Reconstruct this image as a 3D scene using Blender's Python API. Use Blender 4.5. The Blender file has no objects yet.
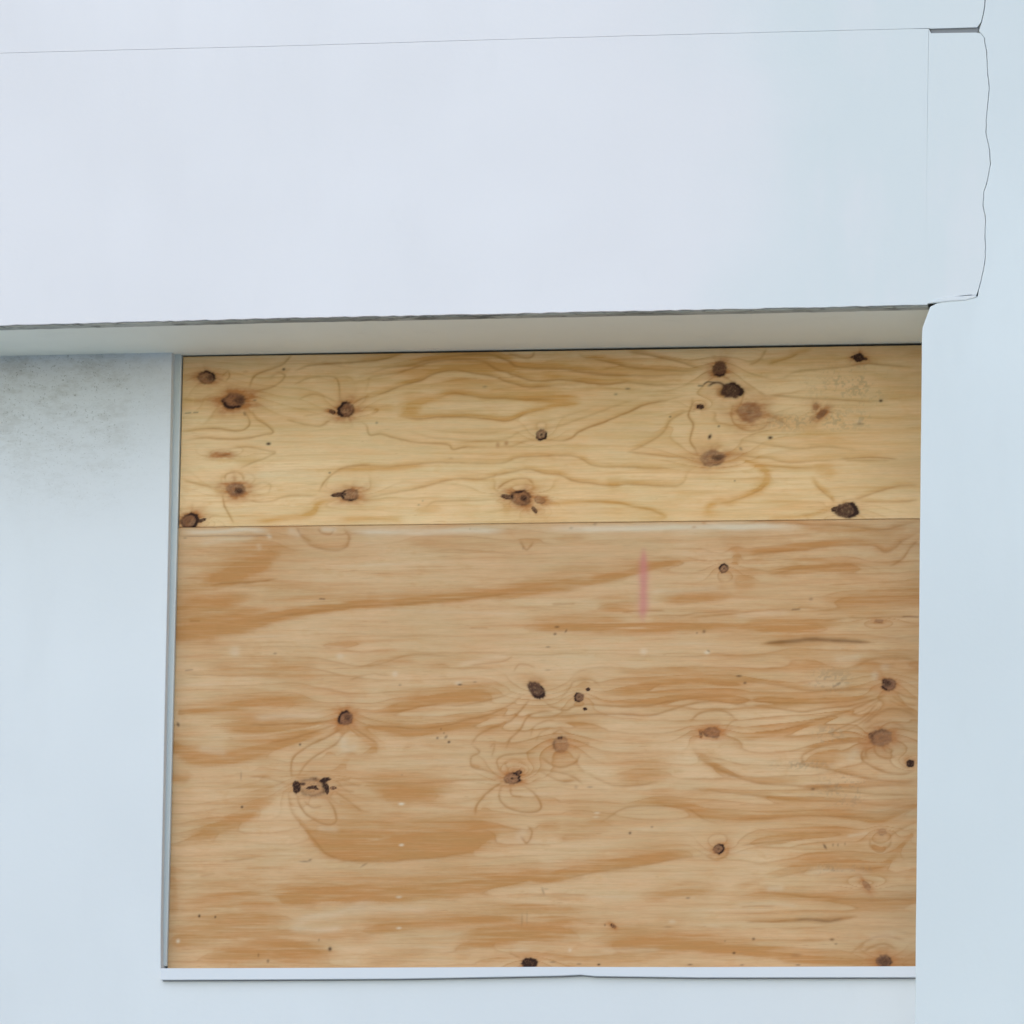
import bpy, math, random
import numpy as np
C = bpy.context.scene.collection
R = math.radians
# ------------------------------------------------------------------ camera
# origin of the facade: X along it, Y into it (0 = face of the lower plywood sheet), Z up, pavement at 0
Z0 = 3.9                                    # bottom edge of the plywood above the pavement
YAW, PIT, ROL, FPX, DIST = 0.18238, 0.16149, 0.01763, 7966.0, 21.8637
AIM = np.array((0.93476, 0.0, 1.25251 + Z0))
cy, sy, cp, sp, cr, sr = math.cos(YAW), math.sin(YAW), math.cos(PIT), math.sin(PIT), math.cos(ROL), math.sin(ROL)
FW = np.array((-sy*cp, cy*cp, sp)); RT = np.array((cy, sy, 0.0)); UP = np.cross(RT, FW)
R2 = cr*RT + sr*UP; U2 = -sr*RT + cr*UP
CAM = AIM - FW*DIST

def at(x, y, Y=0.0):
    """measure: where on the vertical plane at depth Y does the surveyed point (x, y) lie -> (X, Z)"""
    d = FW + R2*((x-512)/FPX) - U2*((y-512)/FPX)
    p = CAM + d*((Y-CAM[1])/d[1])
    return float(p[0]), float(p[2])

import mathutils
cam = bpy.data.cameras.new('camera'); co = bpy.data.objects.new('camera', cam); C.objects.link(co)
m3 = mathutils.Matrix(((R2[0], U2[0], -FW[0]), (R2[1], U2[1], -FW[1]), (R2[2], U2[2], -FW[2])))
co.matrix_world = mathutils.Matrix.Translation(CAM.tolist()) @ m3.to_4x4()
cam.sensor_width = 36; cam.sensor_fit = 'HORIZONTAL'; cam.lens = 36*FPX/1024
cam.clip_start = 0.5; cam.clip_end = 2000
bpy.context.scene.camera = co

# ------------------------------------------------------------------ helpers
def tag(o, label=None, cat=None, group=None, kind=None):
    if label: o['label'] = label
    if cat: o['category'] = cat
    if group: o['group'] = group
    if kind: o['kind'] = kind
    return o

def link(name, me, mat, parent=None):
    o = bpy.data.objects.new(name, me); C.objects.link(o)
    if mat: me.materials.append(mat)
    if parent: o.parent = parent
    return o

class MB:
    def __init__(s): s.v = []; s.f = []
    def prism(s, poly, y0, y1):
        """poly: (X, Z) anticlockwise seen from the street; y0 front, y1 back"""
        a = 0
        for i in range(len(poly)):
            x, z = poly[i]; x2, z2 = poly[(i+1) % len(poly)]; a += x*z2-x2*z
        if a < 0: poly = poly[::-1]
        n = len(poly); b = len(s.v)
        s.v += [(x, y0, z) for x, z in poly] + [(x, y1, z) for x, z in poly]
        s.f.append(tuple(b+i for i in range(n)))
        s.f.append(tuple(b+n+i for i in reversed(range(n))))
        for i in range(n):
            j = (i+1) % n
            s.f.append((b+j, b+i, b+n+i, b+n+j))
        return s
    def box(s, x0, x1, y0, y1, z0, z1):
        return s.prism([(x0, z0), (x1, z0), (x1, z1), (x0, z1)], y0, y1)
    def build(s, name, mat, parent=None, bevel=0, seg=3, ang=30):
        me = bpy.data.meshes.new(name); me.from_pydata(s.v, [], s.f); me.update()
        o = link(name, me, mat, parent)
        if bevel:
            b = o.modifiers.new('bevel', 'BEVEL'); b.width = bevel; b.segments = seg; b.limit_method = 'ANGLE'; b.angle_limit = R(ang)
            for p in me.polygons: p.use_smooth = True
            w = o.modifiers.new('wn', 'WEIGHTED_NORMAL'); w.keep_sharp = True
        return o

# ------------------------------------------------------------------ materials
def newmat(name):
    m = bpy.data.materials.new(name); m.use_nodes = True
    nt = m.node_tree; return m, nt, nt.nodes, nt.links, nt.nodes['Principled BSDF']

def nd(nt, typ, **kw):
    n = nt.nodes.new(typ)
    for k, v in kw.items():
        if k in n.inputs.keys() if hasattr(n.inputs, 'keys') else False: n.inputs[k].default_value = v
        else: setattr(n, k, v)
    return n

def mixc(nt, a, b, fac, blend='MIX'):
    n = nt.nodes.new('ShaderNodeMix'); n.data_type = 'RGBA'; n.blend_type = blend
    for i, v in ((6, a), (7, b)):
        if isinstance(v, (tuple, list)): n.inputs[i].default_value = (*v, 1)
        else: nt.links.new(v, n.inputs[i])
    if isinstance(fac, (int, float)): n.inputs[0].default_value = fac
    else: nt.links.new(fac, n.inputs[0])
    return n.outputs[2]

def math_(nt, op, a, b=None, clamp=False):
    n = nt.nodes.new('ShaderNodeMath'); n.operation = op; n.use_clamp = clamp
    for i, v in ((0, a), (1, b)):
        if v is None: continue
        if isinstance(v, (int, float)): n.inputs[i].default_value = v
        else: nt.links.new(v, n.inputs[i])
    return n.outputs[0]

def noise(nt, scale, detail=3, rough=.5, stretch=(1, 1, 1), off=(0, 0, 0), dist=0):
    tc = nt.nodes.new('ShaderNodeNewGeometry')
    mp = nt.nodes.new('ShaderNodeMapping'); mp.inputs['Scale'].default_value = stretch; mp.inputs['Location'].default_value = off
    nt.links.new(tc.outputs['Position'], mp.inputs['Vector'])
    n = nt.nodes.new('ShaderNodeTexNoise'); n.inputs['Scale'].default_value = scale; n.inputs['Detail'].default_value = detail
    n.inputs['Roughness'].default_value = rough; n.inputs['Distortion'].default_value = dist
    nt.links.new(mp.outputs[0], n.inputs['Vector'])
    return n.outputs['Fac']

def ramp(nt, v, a, b, lo=0., hi=1.):
    n = nt.nodes.new('ShaderNodeMapRange'); n.interpolation_type = 'SMOOTHSTEP'
    n.inputs['From Min'].default_value = a; n.inputs['From Max'].default_value = b
    n.inputs['To Min'].default_value = lo; n.inputs['To Max'].default_value = hi
    nt.links.new(v, n.inputs['Value']); return n.outputs['Result']

def bump(nt, bs, h, strength, dist=.002):
    b = nt.nodes.new('ShaderNodeBump'); b.inputs['Strength'].default_value = strength; b.inputs['Distance'].default_value = dist
    nt.links.new(h, b.inputs['Height']); nt.links.new(b.outputs[0], bs.inputs['Normal'])

def paint(name, col, dirt=(.50, .52, .50), amount=.10, rough=.6, mildew=0, var=.05, end_tint=None):
    m, nt, N, L, bs = newmat(name)
    big = noise(nt, .8, 3, .55, off=(3.1, 0, 1.7))
    c = mixc(nt, tuple(x*(1-var) for x in col), tuple(min(1, x*(1+var*.6)) for x in col), ramp(nt, big, .3, .7))
    if end_tint:      # paint shifts to a second tint towards the right end
        g0 = N.new('ShaderNodeNewGeometry'); s0 = N.new('ShaderNodeSeparateXYZ'); L.new(g0.outputs['Position'], s0.inputs[0])
        e = math_(nt, 'ADD', s0.outputs[0], math_(nt, 'MULTIPLY', noise(nt, 1.6, 3, .55, off=(9, 0, 4)), .9))
        c = mixc(nt, c, end_tint, ramp(nt, e, 1.85, 2.45))
    # roller streaks and cloudy patches
    st = noise(nt, 3.0, 4, .6, stretch=(1, 1, .35), off=(7, 0, 2))
    c = mixc(nt, c, tuple(x*.955 for x in col), math_(nt, 'MULTIPLY', ramp(nt, st, .48, .72), .6))
    sp = noise(nt, 140, 2, .6)
    c = mixc(nt, c, dirt, math_(nt, 'MULTIPLY', ramp(nt, sp, .66, .80), amount*1.5))
    wash = noise(nt, 9, 5, .65, stretch=(1, 1, .5), off=(1, 0, 5))
    c = mixc(nt, c, dirt, math_(nt, 'MULTIPLY', ramp(nt, wash, .55, .85), amount))
    if mildew:
        ge = N.new('ShaderNodeNewGeometry'); se = N.new('ShaderNodeSeparateXYZ'); L.new(ge.outputs['Position'], se.inputs[0])
        xx = se.outputs[0]; zz = se.outputs[2]
        # damp growth in a tongue below the overhang: dense at the top, thinning down
        reach = ramp(nt, math_(nt, 'ADD', zz, math_(nt, 'MULTIPLY', noise(nt, 5, 3, .6, off=(2, 0, 0)), .22)), Z0+1.25, Z0+1.90)
        side = ramp(nt, xx, -.04, -.22, 0.25, 1.)
        grow = math_(nt, 'MULTIPLY', reach, side)
        grain = noise(nt, 70, 4, .75, stretch=(.6, 1, 1.3))
        blot = noise(nt, 16, 4, .65, stretch=(.6, 1, 1.2))
        g1 = ramp(nt, math_(nt, 'ADD', math_(nt, 'MULTIPLY', grain, .55), math_(nt, 'MULTIPLY', blot, .45)), .42, .68)
        c = mixc(nt, c, (.41, .405, .37), math_(nt, 'MULTIPLY', math_(nt, 'MULTIPLY', g1, grow), mildew))
        c = mixc(nt, c, (.56, .56, .52), math_(nt, 'MULTIPLY', grow, mildew*.4))
        tiny = noise(nt, 190, 1, .5)
        c = mixc(nt, c, (.20, .21, .17), math_(nt, 'MULTIPLY', math_(nt, 'MULTIPLY', ramp(nt, tiny, .66, .74), grow), mildew*.9))
    L.new(c, bs.inputs['Base Color']); bs.inputs['Roughness'].default_value = rough
    h = math_(nt, 'ADD', math_(nt, 'MULTIPLY', noise(nt, 60, 4, .6), .5), math_(nt, 'MULTIPLY', noise(nt, 5, 3, .5), 1.6))
    bump(nt, bs, h, .35, .0025)
    return m

M_beam = paint('white_fascia_paint', (.82, .80, .81), amount=.06, end_tint=(.70, .74, .74))
M_col = paint('white_pier_paint', (.705, .75, .755), amount=.08)
M_wall = paint('white_wall_paint', (.725, .755, .77), amount=.06, mildew=.75)
M_soffit = paint('grey_soffit_paint', (.90, .92, .83), dirt=(.5, .5, .44), amount=.14, var=.06)
M_jamb = paint('grey_green_jamb_paint', (.68, .715, .69), dirt=(.42, .45, .43), amount=.3)
M_metal = paint('painted_sill_metal', (.69, .72, .76), amount=.05, rough=.4)
M_core = paint('raw_concrete', (.40, .40, .38), dirt=(.2, .2, .19), amount=.4, rough=.85)
M_drip = paint('stained_drip_concrete', (.40, .41, .38), dirt=(.10, .10, .09), amount=.8, rough=.9, var=.25)
def drip_mat():
    m, nt, N, L, bs = newmat('stained_drip_edge')
    a = noise(nt, 28, 5, .7, stretch=(.5, 1, 2)); b_ = noise(nt, 5, 3, .6, stretch=(.6, 1, 1), off=(3, 0, 0))
    c = mixc(nt, (.50, .51, .46), (.30, .31, .28), ramp(nt, b_, .4, .6))
    c = mixc(nt, c, (.07, .07, .06), math_(nt, 'MULTIPLY', ramp(nt, a, .50, .66), .7))
    L.new(c, bs.inputs['Base Color']); bs.inputs['Roughness'].default_value = .9; bump(nt, bs, a, .8, .006); return m
M_drip = drip_mat()
M_dark = paint('dark_backing_mat', (.05, .05, .05), dirt=(.02, .02, .02))  # dark colour of the backing box added behind the sheets
M_seal_shadow = paint('grey_sealant_and_shadow', (.24, .25, .26), dirt=(.10, .10, .10), amount=.6)  # joint sealant, and the painted shadow line under the sill

def ground_mat():
    m, nt, N, L, bs = newmat('pale_concrete_paving')
    a = noise(nt, .25, 5, .6); b = noise(nt, 8, 4, .7)
    c = mixc(nt, (.52, .51, .46), (.60, .59, .54), a)
    c = mixc(nt, c, (.25, .25, .22), math_(nt, 'MULTIPLY', ramp(nt, b, .5, .8), .5))
    br = N.new('ShaderNodeTexBrick'); ge = N.new('ShaderNodeNewGeometry'); L.new(ge.outputs['Position'], br.inputs['Vector'])
    br.inputs['Scale'].default_value = 1; br.inputs['Brick Width'].default_value = 1.5; br.inputs['Row Height'].default_value = 1.5
    br.offset = 0; br.inputs['Mortar Size'].default_value = .008
    c = mixc(nt, c, (.12, .12, .11), br.outputs['Fac'])
    L.new(c, bs.inputs['Base Color']); bs.inputs['Roughness'].default_value = .9
    bump(nt, bs, b, .4, .004); return m
M_ground = ground_mat()

def wood_mat(name, base, orange, line, pale, tone_off):
    m, nt, N, L, bs = newmat(name)
    a1 = N.new('ShaderNodeVertexColor'); a1.layer_name = 'figure'
    a2 = N.new('ShaderNodeVertexColor'); a2.layer_name = 'marks'
    s1 = N.new('ShaderNodeSeparateColor'); L.new(a1.outputs['Color'], s1.inputs[0])
    s2 = N.new('ShaderNodeSeparateColor'); L.new(a2.outputs['Color'], s2.inputs[0])
    O, B, D = s1.outputs; P = a1.outputs['Alpha']
    RED, DIRT, HALO = s2.outputs; TAN = a2.outputs['Alpha']
    lo = noise(nt, 3.2, 4, .6, stretch=(.7, 1, 1.6), off=tone_off)
    fib = noise(nt, 1, 5, .7, stretch=(14, 1, 240))
    fib2 = noise(nt, 1, 3, .6, stretch=(45, 1, 420), off=(4, 0, 9))
    pat = noise(nt, 26, 4, .65, stretch=(.6, 1, 1.2))
    c = mixc(nt, tuple(x*y for x, y in zip(base, (.93, .89, .84))), tuple(x*y for x, y in zip(base, (1.05, 1.07, 1.10))), ramp(nt, lo, .3, .7))
    c = mixc(nt, c, tuple(x*y for x, y in zip(base, (.97, .92, .86))), ramp(nt, pat, .50, .70))
    # faint narrow summer-wood bands everywhere, long along the sheet
    sw = noise(nt, 1, 4, .62, stretch=(2.2, 1, 52), off=(tone_off[0]+1, 0, 3), dist=.25)
    sw2 = noise(nt, 1, 3, .6, stretch=(5, 1, 150), off=(tone_off[0]+6, 0, 8), dist=.2)
    c = mixc(nt, c, orange, math_(nt, 'ADD', math_(nt, 'MULTIPLY', ramp(nt, sw, .48, .70), .34), math_(nt, 'MULTIPLY', ramp(nt, sw2, .50, .72), .22)))
    c = mixc(nt, c, pale, math_(nt, 'MULTIPLY', ramp(nt, sw, .44, .28), .22))
    Of = math_(nt, 'MULTIPLY', O, ramp(nt, sw2, .25, .6, .72, 1.08))
    c = mixc(nt, c, orange, Of)
    c = mixc(nt, c, line, B)
    c = mixc(nt, c, pale, P)
    c2 = mixc(nt, (1.05, .97, .92), (.97, .985, .95), ramp(nt, noise(nt, 1, 4, .6, stretch=(5, 1, 34), off=(2, 0, 6)), .3, .7))
    c = mixc(nt, c, c2, .8, 'MULTIPLY')
    c = mixc(nt, c, (.46, .175, .05), HALO)
    c = mixc(nt, c, (.225, .10, .056), TAN)
    c = mixc(nt, c, (.16, .15, .10), DIRT)
    c = mixc(nt, c, (.58, .20, .19), RED)
    c = mixc(nt, c, (.030, .013, .009), D)
    f = math_(nt, 'ADD', math_(nt, 'MULTIPLY', ramp(nt, fib, .28, .72, .93, 1.05), .6), math_(nt, 'MULTIPLY', ramp(nt, fib2, .25, .75, .92, 1.07), .4))
    n = N.new('ShaderNodeVectorMath'); n.operation = 'SCALE'; L.new(c, n.inputs[0]); L.new(f, n.inputs['Scale'])
    L.new(n.outputs[0], bs.inputs['Base Color'])
    bs.inputs['Roughness'].default_value = .8; bs.inputs['Specular IOR Level'].default_value = .15
    h = math_(nt, 'SUBTRACT', fib, math_(nt, 'MULTIPLY', D, .8))
    bump(nt, bs, h, .22, .0015)
    return m
M_up = wood_mat('yellow_pine_veneer', (.85, .62, .35), (.66, .365, .12), (.44, .205, .055), (.76, .62, .42), (0, 0, 0))
M_lo = wood_mat('tan_pine_veneer', (.655, .45, .258), (.50, .25, .09), (.36, .165, .048), (.70, .58, .42), (5, 0, 3))

# ------------------------------------------------------------------ veneer figure (grain, knots) computed per vertex
PX = 1/364.4        # metres per survey unit
def vnoise(x, y, seed):
    rs = np.random.RandomState(seed); T = rs.rand(256, 256).astype(np.float32)
    xi = np.floor(x).astype(int); yi = np.floor(y).astype(int)
    fx = x-xi; fy = y-yi; fx = fx*fx*(3-2*fx); fy = fy*fy*(3-2*fy)
    a = T[xi & 255, yi & 255]; b = T[(xi+1) & 255, yi & 255]; c = T[xi & 255, (yi+1) & 255]; d = T[(xi+1) & 255, (yi+1) & 255]
    return (a*(1-fx)+b*fx)*(1-fy)+(c*(1-fx)+d*fx)*fy
def fbm(x, y, seed, o=4):
    s = 0; w = .5; t = 0
    for i in range(o):
        s = s+w*vnoise(x*2**i, y*2**i, seed+i); t += w; w *= .55
    return s/t
def sstep(a, b, x):
    t = np.clip((x-a)/(b-a), 0, 1); return t*t*(3-2*t)

def catmull(P):
    P = np.array(P, float); n = len(P); out = []
    for i in range(n-1):
        p0 = P[max(i-1, 0)]; p1 = P[i]; p2 = P[i+1]; p3 = P[min(i+2, n-1)]
        L = np.hypot(*(p2-p1)[:2]); w = max(.8, min(p1[2], p2[2])); k = max(2, int(L/(w*.45)))
        for j in range(k):
            t = j/k
            out.append(.5*((2*p1)+(-p0+p2)*t+(2*p0-5*p1+4*p2-p3)*t*t+(-p0+3*p1-3*p2+p3)*t**3))
    out.append(P[-1]); return np.array(out)

UP_STROKES = [
 ('L',.35,1.2,[(222,376),(228,371),(230,376),(226,381)]),
 ('L',.45,1.3,[(250,388),(254,377),(266,371),(280,366),(288,360),(293,353)]),
 ('L',.5,1.2,[(295,371),(308,366),(330,364),(350,363),(371,361),(383,359),(403,354)]),
 ('O',.5,3,[(360,361),(383,357),(403,353)]),
 ('E',.55,1.5,[(360,377),(372,373),(387,368),(407,366),(426,361),(446,357),(469,355),(493,355),(508,361),(520,367),(560,369),(589,373),(616,375),(652,376),(695,375)]),
 ('E',.5,1.4,[(366,391),(368,386),(370,379),(380,376),(399,373),(419,366),(438,361),(458,360),(481,361),(497,369),(516,376),(536,381),(562,380),(600,384),(628,383),(659,385),(698,384)]),
 ('E',.5,1.3,[(356,403),(360,400),(380,395),(399,387),(419,381),(434,374),(454,370),(473,373),(493,376),(508,382),(528,387),(547,386),(580,385)]),
 ('O',.85,4,[(400,408),(412,405),(424,400),(438,397),(454,392),(469,394),(485,397),(508,398),(536,399),(560,398),(575,396)]),
 ('L',.35,1.5,[(438,398),(454,393),(469,396),(485,398),(508,399),(536,400),(556,399)]),
 ('F',.8,8,[(404,412,6),(412,408,8),(424,402,5)]),
 ('O',.8,3,[(399,415),(419,417),(438,415),(462,415),(485,417),(508,419),(524,413),(544,408),(560,405),(580,402)]),
 ('L',.35,1.2,[(399,417),(419,419),(438,417),(462,417),(485,419),(508,421),(524,415),(544,409)]),
 ('F',.45,8,[(380,385,4),(400,379,7),(430,368,7),(460,364,7),(490,366,7),(520,372,7),(550,374,7),(600,378,6),(650,380,4)]),
 ('F',.45,6,[(520,357,4),(560,360,7),(600,364,6),(650,370,5),(700,371,3)]),
 ('F',.35,6,[(430,384,5),(460,381,6),(500,388,6),(540,393,6),(580,392,4)]),
 ('L',.4,1.3,[(508,354),(524,358),(532,357),(535,352)]),
 ('L',.42,1.2,[(359,420),(367,426),(370,435),(381,434),(393,437),(409,441),(428,443),(448,445),(454,449),(465,447),(485,447)]),
 ('L',.32,1.3,[(485,447),(500,447),(512,446),(528,441),(545,440),(562,441),(573,438),(581,431),(605,422),(628,413),(644,405),(667,400),(687,395)]),
 ('L',.35,1.3,[(562,441),(573,438),(581,431),(605,422),(628,413),(644,405),(667,400)]),
 ('L',.22,1.4,[(405,430),(426,436),(444,439),(485,441),(508,439),(520,432),(536,429),(560,426),(600,412),(640,398)]),
 ('L',.15,1.4,[(420,428),(450,432),(490,433),(520,427),(560,418),(600,405)]),
 ('E',.42,1.2,[(360,465),(383,467),(409,465),(430,463),(458,463),(485,463),(505,462),(516,458),(536,456),(560,456),(571,456),(581,459),(591,465),(609,467),(640,468),(667,468),(687,466)]),
 ('O',.6,3.5,[(345,470),(365,467),(383,468),(409,467),(422,465)]),
 ('E',.45,1.3,[(360,500),(380,495),(407,491),(430,485),(458,479),(481,479),(505,473),(528,469),(544,473),(562,475),(575,481),(595,484),(613,486),(628,484),(648,485),(675,486),(685,481),(687,475),(695,467)]),
 ('F',.4,4,[(605,484,2),(613,485,4),(622,484,2)]),
 ('L',.3,1.3,[(426,508),(434,502),(450,501),(477,501),(497,499)]),
 ('F',.5,5,[(414,514,3),(428,509,5),(445,507,4)]),
 ('O',.45,2.5,[(534,500),(550,504),(577,502),(601,502),(620,503),(636,507),(652,510),(665,516),(655,519),(638,519)]),
 ('L',.25,1.1,[(577,502),(601,502),(620,503),(636,507),(652,510),(665,516)]),
 ('L',.4,1.4,[(497,490),(505,483),(516,479),(528,479),(534,486)]),
 ('O',.6,3,[(340,520),(360,519),(382,519),(405,519)]),
 ('F',.55,4,[(505,518,3),(508,508,4),(503,498,2)]),
 ('L',.38,1.2,[(295,385),(307,379),(322,377),(336,378),(339,387),(340,400)]),
 ('F',.5,3,[(337,381,2),(345,381,3),(352,380,2)]),
 ('L',.3,1.2,[(299,400),(311,395),(322,396),(336,402)]),
 ('L',.35,1.3,[(287,420),(307,425),(320,426),(332,420)]),
 ('L',.2,1.2,[(299,408),(315,410),(336,409)]), ('L',.2,1.2,[(304,416),(318,414),(336,411)]),
 ('L',.35,1.1,[(353,404),(362,399),(370,396)]), ('L',.3,1.2,[(355,410),(367,408),(378,411),(372,415)]),
 ('F',.4,5,[(358,410,2),(372,408,4),(390,408,5),(402,409,4)]),
 ('L',.42,1.2,[(184,432),(199,429),(219,429),(236,431),(246,429),(250,422),(245,412)]),
 ('L',.42,1.3,[(186,441),(205,438),(229,439),(248,438),(264,435),(273,433),(268,426),(256,418),(253,410)]),
 ('L',.36,1.4,[(256,392),(272,387),(281,382),(285,375),(276,372)]),
 ('L',.2,2,[(270,378),(280,372),(290,370)]),
 ('L',.3,1.3,[(229,449),(248,447),(268,451),(275,453),(264,459),(248,465),(240,469)]),
 ('F',.35,6,[(232,455,2),(240,462,5),(255,457,4),(268,454,2)]),
 ('L',.3,1.2,[(226,482),(226,475),(236,472),(242,475),(244,482)]),
 ('L',.35,1.3,[(184,480),(193,483),(209,487),(223,488)]),
 ('L',.42,1.2,[(223,496),(225,506),(230,515),(234,523)]),
 ('L',.18,1.3,[(246,488),(262,483),(271,486),(268,494)]),
 ('L',.3,1.3,[(244,498),(258,502),(272,501),(287,497),(318,495)]),
 ('L',.4,1.3,[(320,491),(326,481),(338,471),(353,466),(370,465)]),
 ('O',.55,3,[(336,472),(350,470),(375,470)]),
 ('O',.7,3,[(334,499),(318,504),(314,512),(303,517),(279,519),(256,523)]),
 ('F',.4,4,[(300,518,3),(315,511,4),(320,504,2)]),
 ('L',.25,1.2,[(362,498),(350,500),(338,500)]),
 ('E',.5,1.3,[(579,354),(585,358),(599,360),(616,364),(636,368),(659,370),(683,371),(704,370)]),
 ('E',.5,1.3,[(628,352),(648,355),(665,359),(687,364),(702,369)]),
 ('F',.55,5,[(536,403,3),(552,402,5),(572,403,4),(585,400,2)]),
 ('E',.4,1.4,[(628,452),(642,446),(655,439),(665,431),(671,420),(683,413),(693,410)]),
 ('F',.5,4,[(660,437,3),(669,431,4),(673,424,3)]),
 ('L',.35,1.3,[(628,452),(652,455),(675,457),(695,458)]),
 ('L',.45,1.3,[(693,399),(692,406),(689,416),(693,426),(690,440),(695,449),(698,455)]),
 ('L',.35,1.3,[(733,405),(731,414),(735,424),(747,431),(760,430),(769,423)]),
 ('L',.3,1.4,[(750,365),(759,361),(767,350)]),
 ('O',.6,2.5,[(769,363),(785,359),(798,352),(812,349)]), ('L',.3,1.2,[(769,364),(785,360),(798,353)]),
 ('L',.38,1.4,[(785,377),(800,371),(824,369),(847,367),(867,363),(890,366),(919,367)]),
 ('L',.38,1.3,[(769,395),(796,398),(824,399),(855,401),(878,401)]),
 ('F',.5,5,[(872,396,3),(895,396,5),(921,396,5)]),
 ('F',.35,7,[(870,380,4),(895,381,8),(921,378,8)]),
 ('F',.35,6,[(740,370,6),(760,372,8),(785,366,6),(830,358,6),(880,356,6),(919,354,5)]),
 ('L',.25,1.5,[(765,414),(779,420),(789,426)]),
 ('L',.25,1.5,[(730,440),(750,442),(769,445),(798,449),(828,447),(855,449)]),
 ('E',.35,1.2,[(722,455),(738,455),(755,458),(769,459),(789,463),(818,461),(839,459)]),
 ('L',.4,1,[(839,459),(867,458),(898,459)]), ('L',.3,1,[(845,461),(867,461),(890,461)]),
 ('O',.5,2,[(738,457),(755,465),(777,467),(798,468),(818,468),(834,467)]), ('L',.25,1.1,[(755,465),(777,467),(798,468),(818,468)]),
 ('F',.6,6,[(815,471,4),(826,472,6),(836,471,4)]),
 ('O',.55,3,[(812,478),(818,486),(826,492),(834,500)]), ('L',.3,1.2,[(814,484),(824,493),(834,502)]),
 ('O',.75,4,[(752,464),(767,473),(767,483),(759,490),(746,496),(730,502),(718,501),(708,508),(712,516)]),
 ('L',.25,1.2,[(767,484),(759,491),(746,497),(730,502),(718,504)]),
 ('F',.4,5,[(752,484,4),(764,481,5),(765,473,3)]),
 ('E',.4,1.3,[(857,500),(871,494),(886,490),(902,486),(919,485)]),
 ('L',.32,1.3,[(861,502),(878,502),(896,502),(919,500)]),
 ('O',.6,2.5,[(834,506),(820,512),(808,516),(785,518),(769,519)]), ('L',.2,1.2,[(834,508),(820,514),(800,515)]),
 ('F',.35,4,[(700,516,4),(712,512,5),(722,516,3)]),
 ('F',.3,8,[(790,436,7),(810,436,9),(850,440,5)]),
 ('L',.25,1.2,[(183,400),(195,401),(210,400)]), ('D',.5,.8,[(185,413),(191,413)]), ('D',.5,.8,[(193,413),(198,413)]),
 ('D',.75,.8,[(313,527.0),(330,526.6),(346,526.2)]),
 ('D',.7,.9,[(716,383),(708,382),(703,385)]), ('D',.8,1.4,[(727,387),(720,383),(714,383),(708,386)]), ('D',.6,1,[(703,386),(698,386)]),
 ('O',.4,3,[(200,402),(190,401),(184,400)]),
 ('O',.4,3,[(232,492),(215,491)]), ('O',.5,3,[(540,499),(548,500)]),
 ('P',.25,6,[(250,474),(290,473),(320,478)]), ('P',.2,7,[(430,410),(470,406),(510,407)]), ('P',.25,5,[(770,478),(795,477)]), ('P',.15,8,[(570,512),(600,512)]),
]
UP_KNOTS = [
 (207,378,9.5,7,0,dict(cx=.45,cy=.05,cr=.55,halo=.55,ring=.75,tan=.75)),
 (234,401,11.5,8,-5,dict(cx=.5,cy=.05,cr=.5,halo=.9,ring=.9,tan=.85)),
 (346.5,410,9.2,7.5,10,dict(cx=.25,cy=.1,cr=.4,core=.4,halo=.75,ring=1.25,tan=.9)),
 (541.5,435,5.6,5.6,0,dict(ring=1.1,core=.9,cr=.3,halo=.1,tan=.9)),
 (236,490,11,7,-8,dict(cx=.35,cy=-.1,cr=.5,core=.95,ring=.25,halo=.7,tan=.75)),
 (350,495,9,6.5,0,dict(ring=.9,core=.25,cr=.3,halo=.6,tan=.65)),
 (339,495,8,2.4,3,dict(fill=.8,halo=.3)),
 (521,498,11,7.5,-5,dict(cx=.3,cr=.42,core=1,ring=.9,halo=.75,tan=.6)),
 (508,497,7,2.5,-10,dict(fill=.7,halo=.5)), (540,500,6,4,-10,dict(ring=.3,core=.2,halo=.6,tan=.4)), (535,510,4,2,-50,dict(fill=.5,halo=.4)),
 (190,521,9.5,7.5,0,dict(ring=1.2,core=.5,cx=-.2,halo=.7,tan=.9,fill=.25)), (201,521,5,2,15,dict(fill=.8,halo=.4)),
 (720,369,8,8,0,dict(fill=.6,ring=.8,halo=.6,tan=.9)),
 (732,391,11,7.5,-5,dict(fill=.8,ring=1.1,halo=.35,tan=1)),
 (749.5,412,13,10,0,dict(ring=.10,core=.30,cr=.35,halo=.55,tan=.55)),
 (713,459,13,8.5,5,dict(cx=.35,cy=.05,cr=.42,core=.8,ring=.30,halo=.45,tan=.7)),
 (846,510.5,12.5,7.8,0,dict(fill=.75,ring=1.2,halo=.2,tan=1)), (836,510,5,2.5,0,dict(fill=.9,halo=.1)),
 (859,357.5,5.5,4.3,0,dict(fill=.95,ring=.9,halo=.6,tan=.9)), (854,357,4,1.4,10,dict(fill=.8,halo=.3)), (865,359,3,1.6,-20,dict(fill=.8,halo=.3)),
 (700.5,407,4,2.6,0,dict(fill=.9,ring=.6,halo=.5)),
 (332.5,412,3.5,2.2,-20,dict(fill=.6,halo=.7)),
 (822,414,7,3,42,dict(fill=.25,tan=.55,halo=.7,ring=.3,core=.4)), (816,407,3,4,0,dict(fill=.1,tan=.3,halo=.5,ring=.1,core=.1)),
 (221,455,8,2.6,2,dict(ring=0,core=0,tan=.0,halo=.75)),
]
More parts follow.
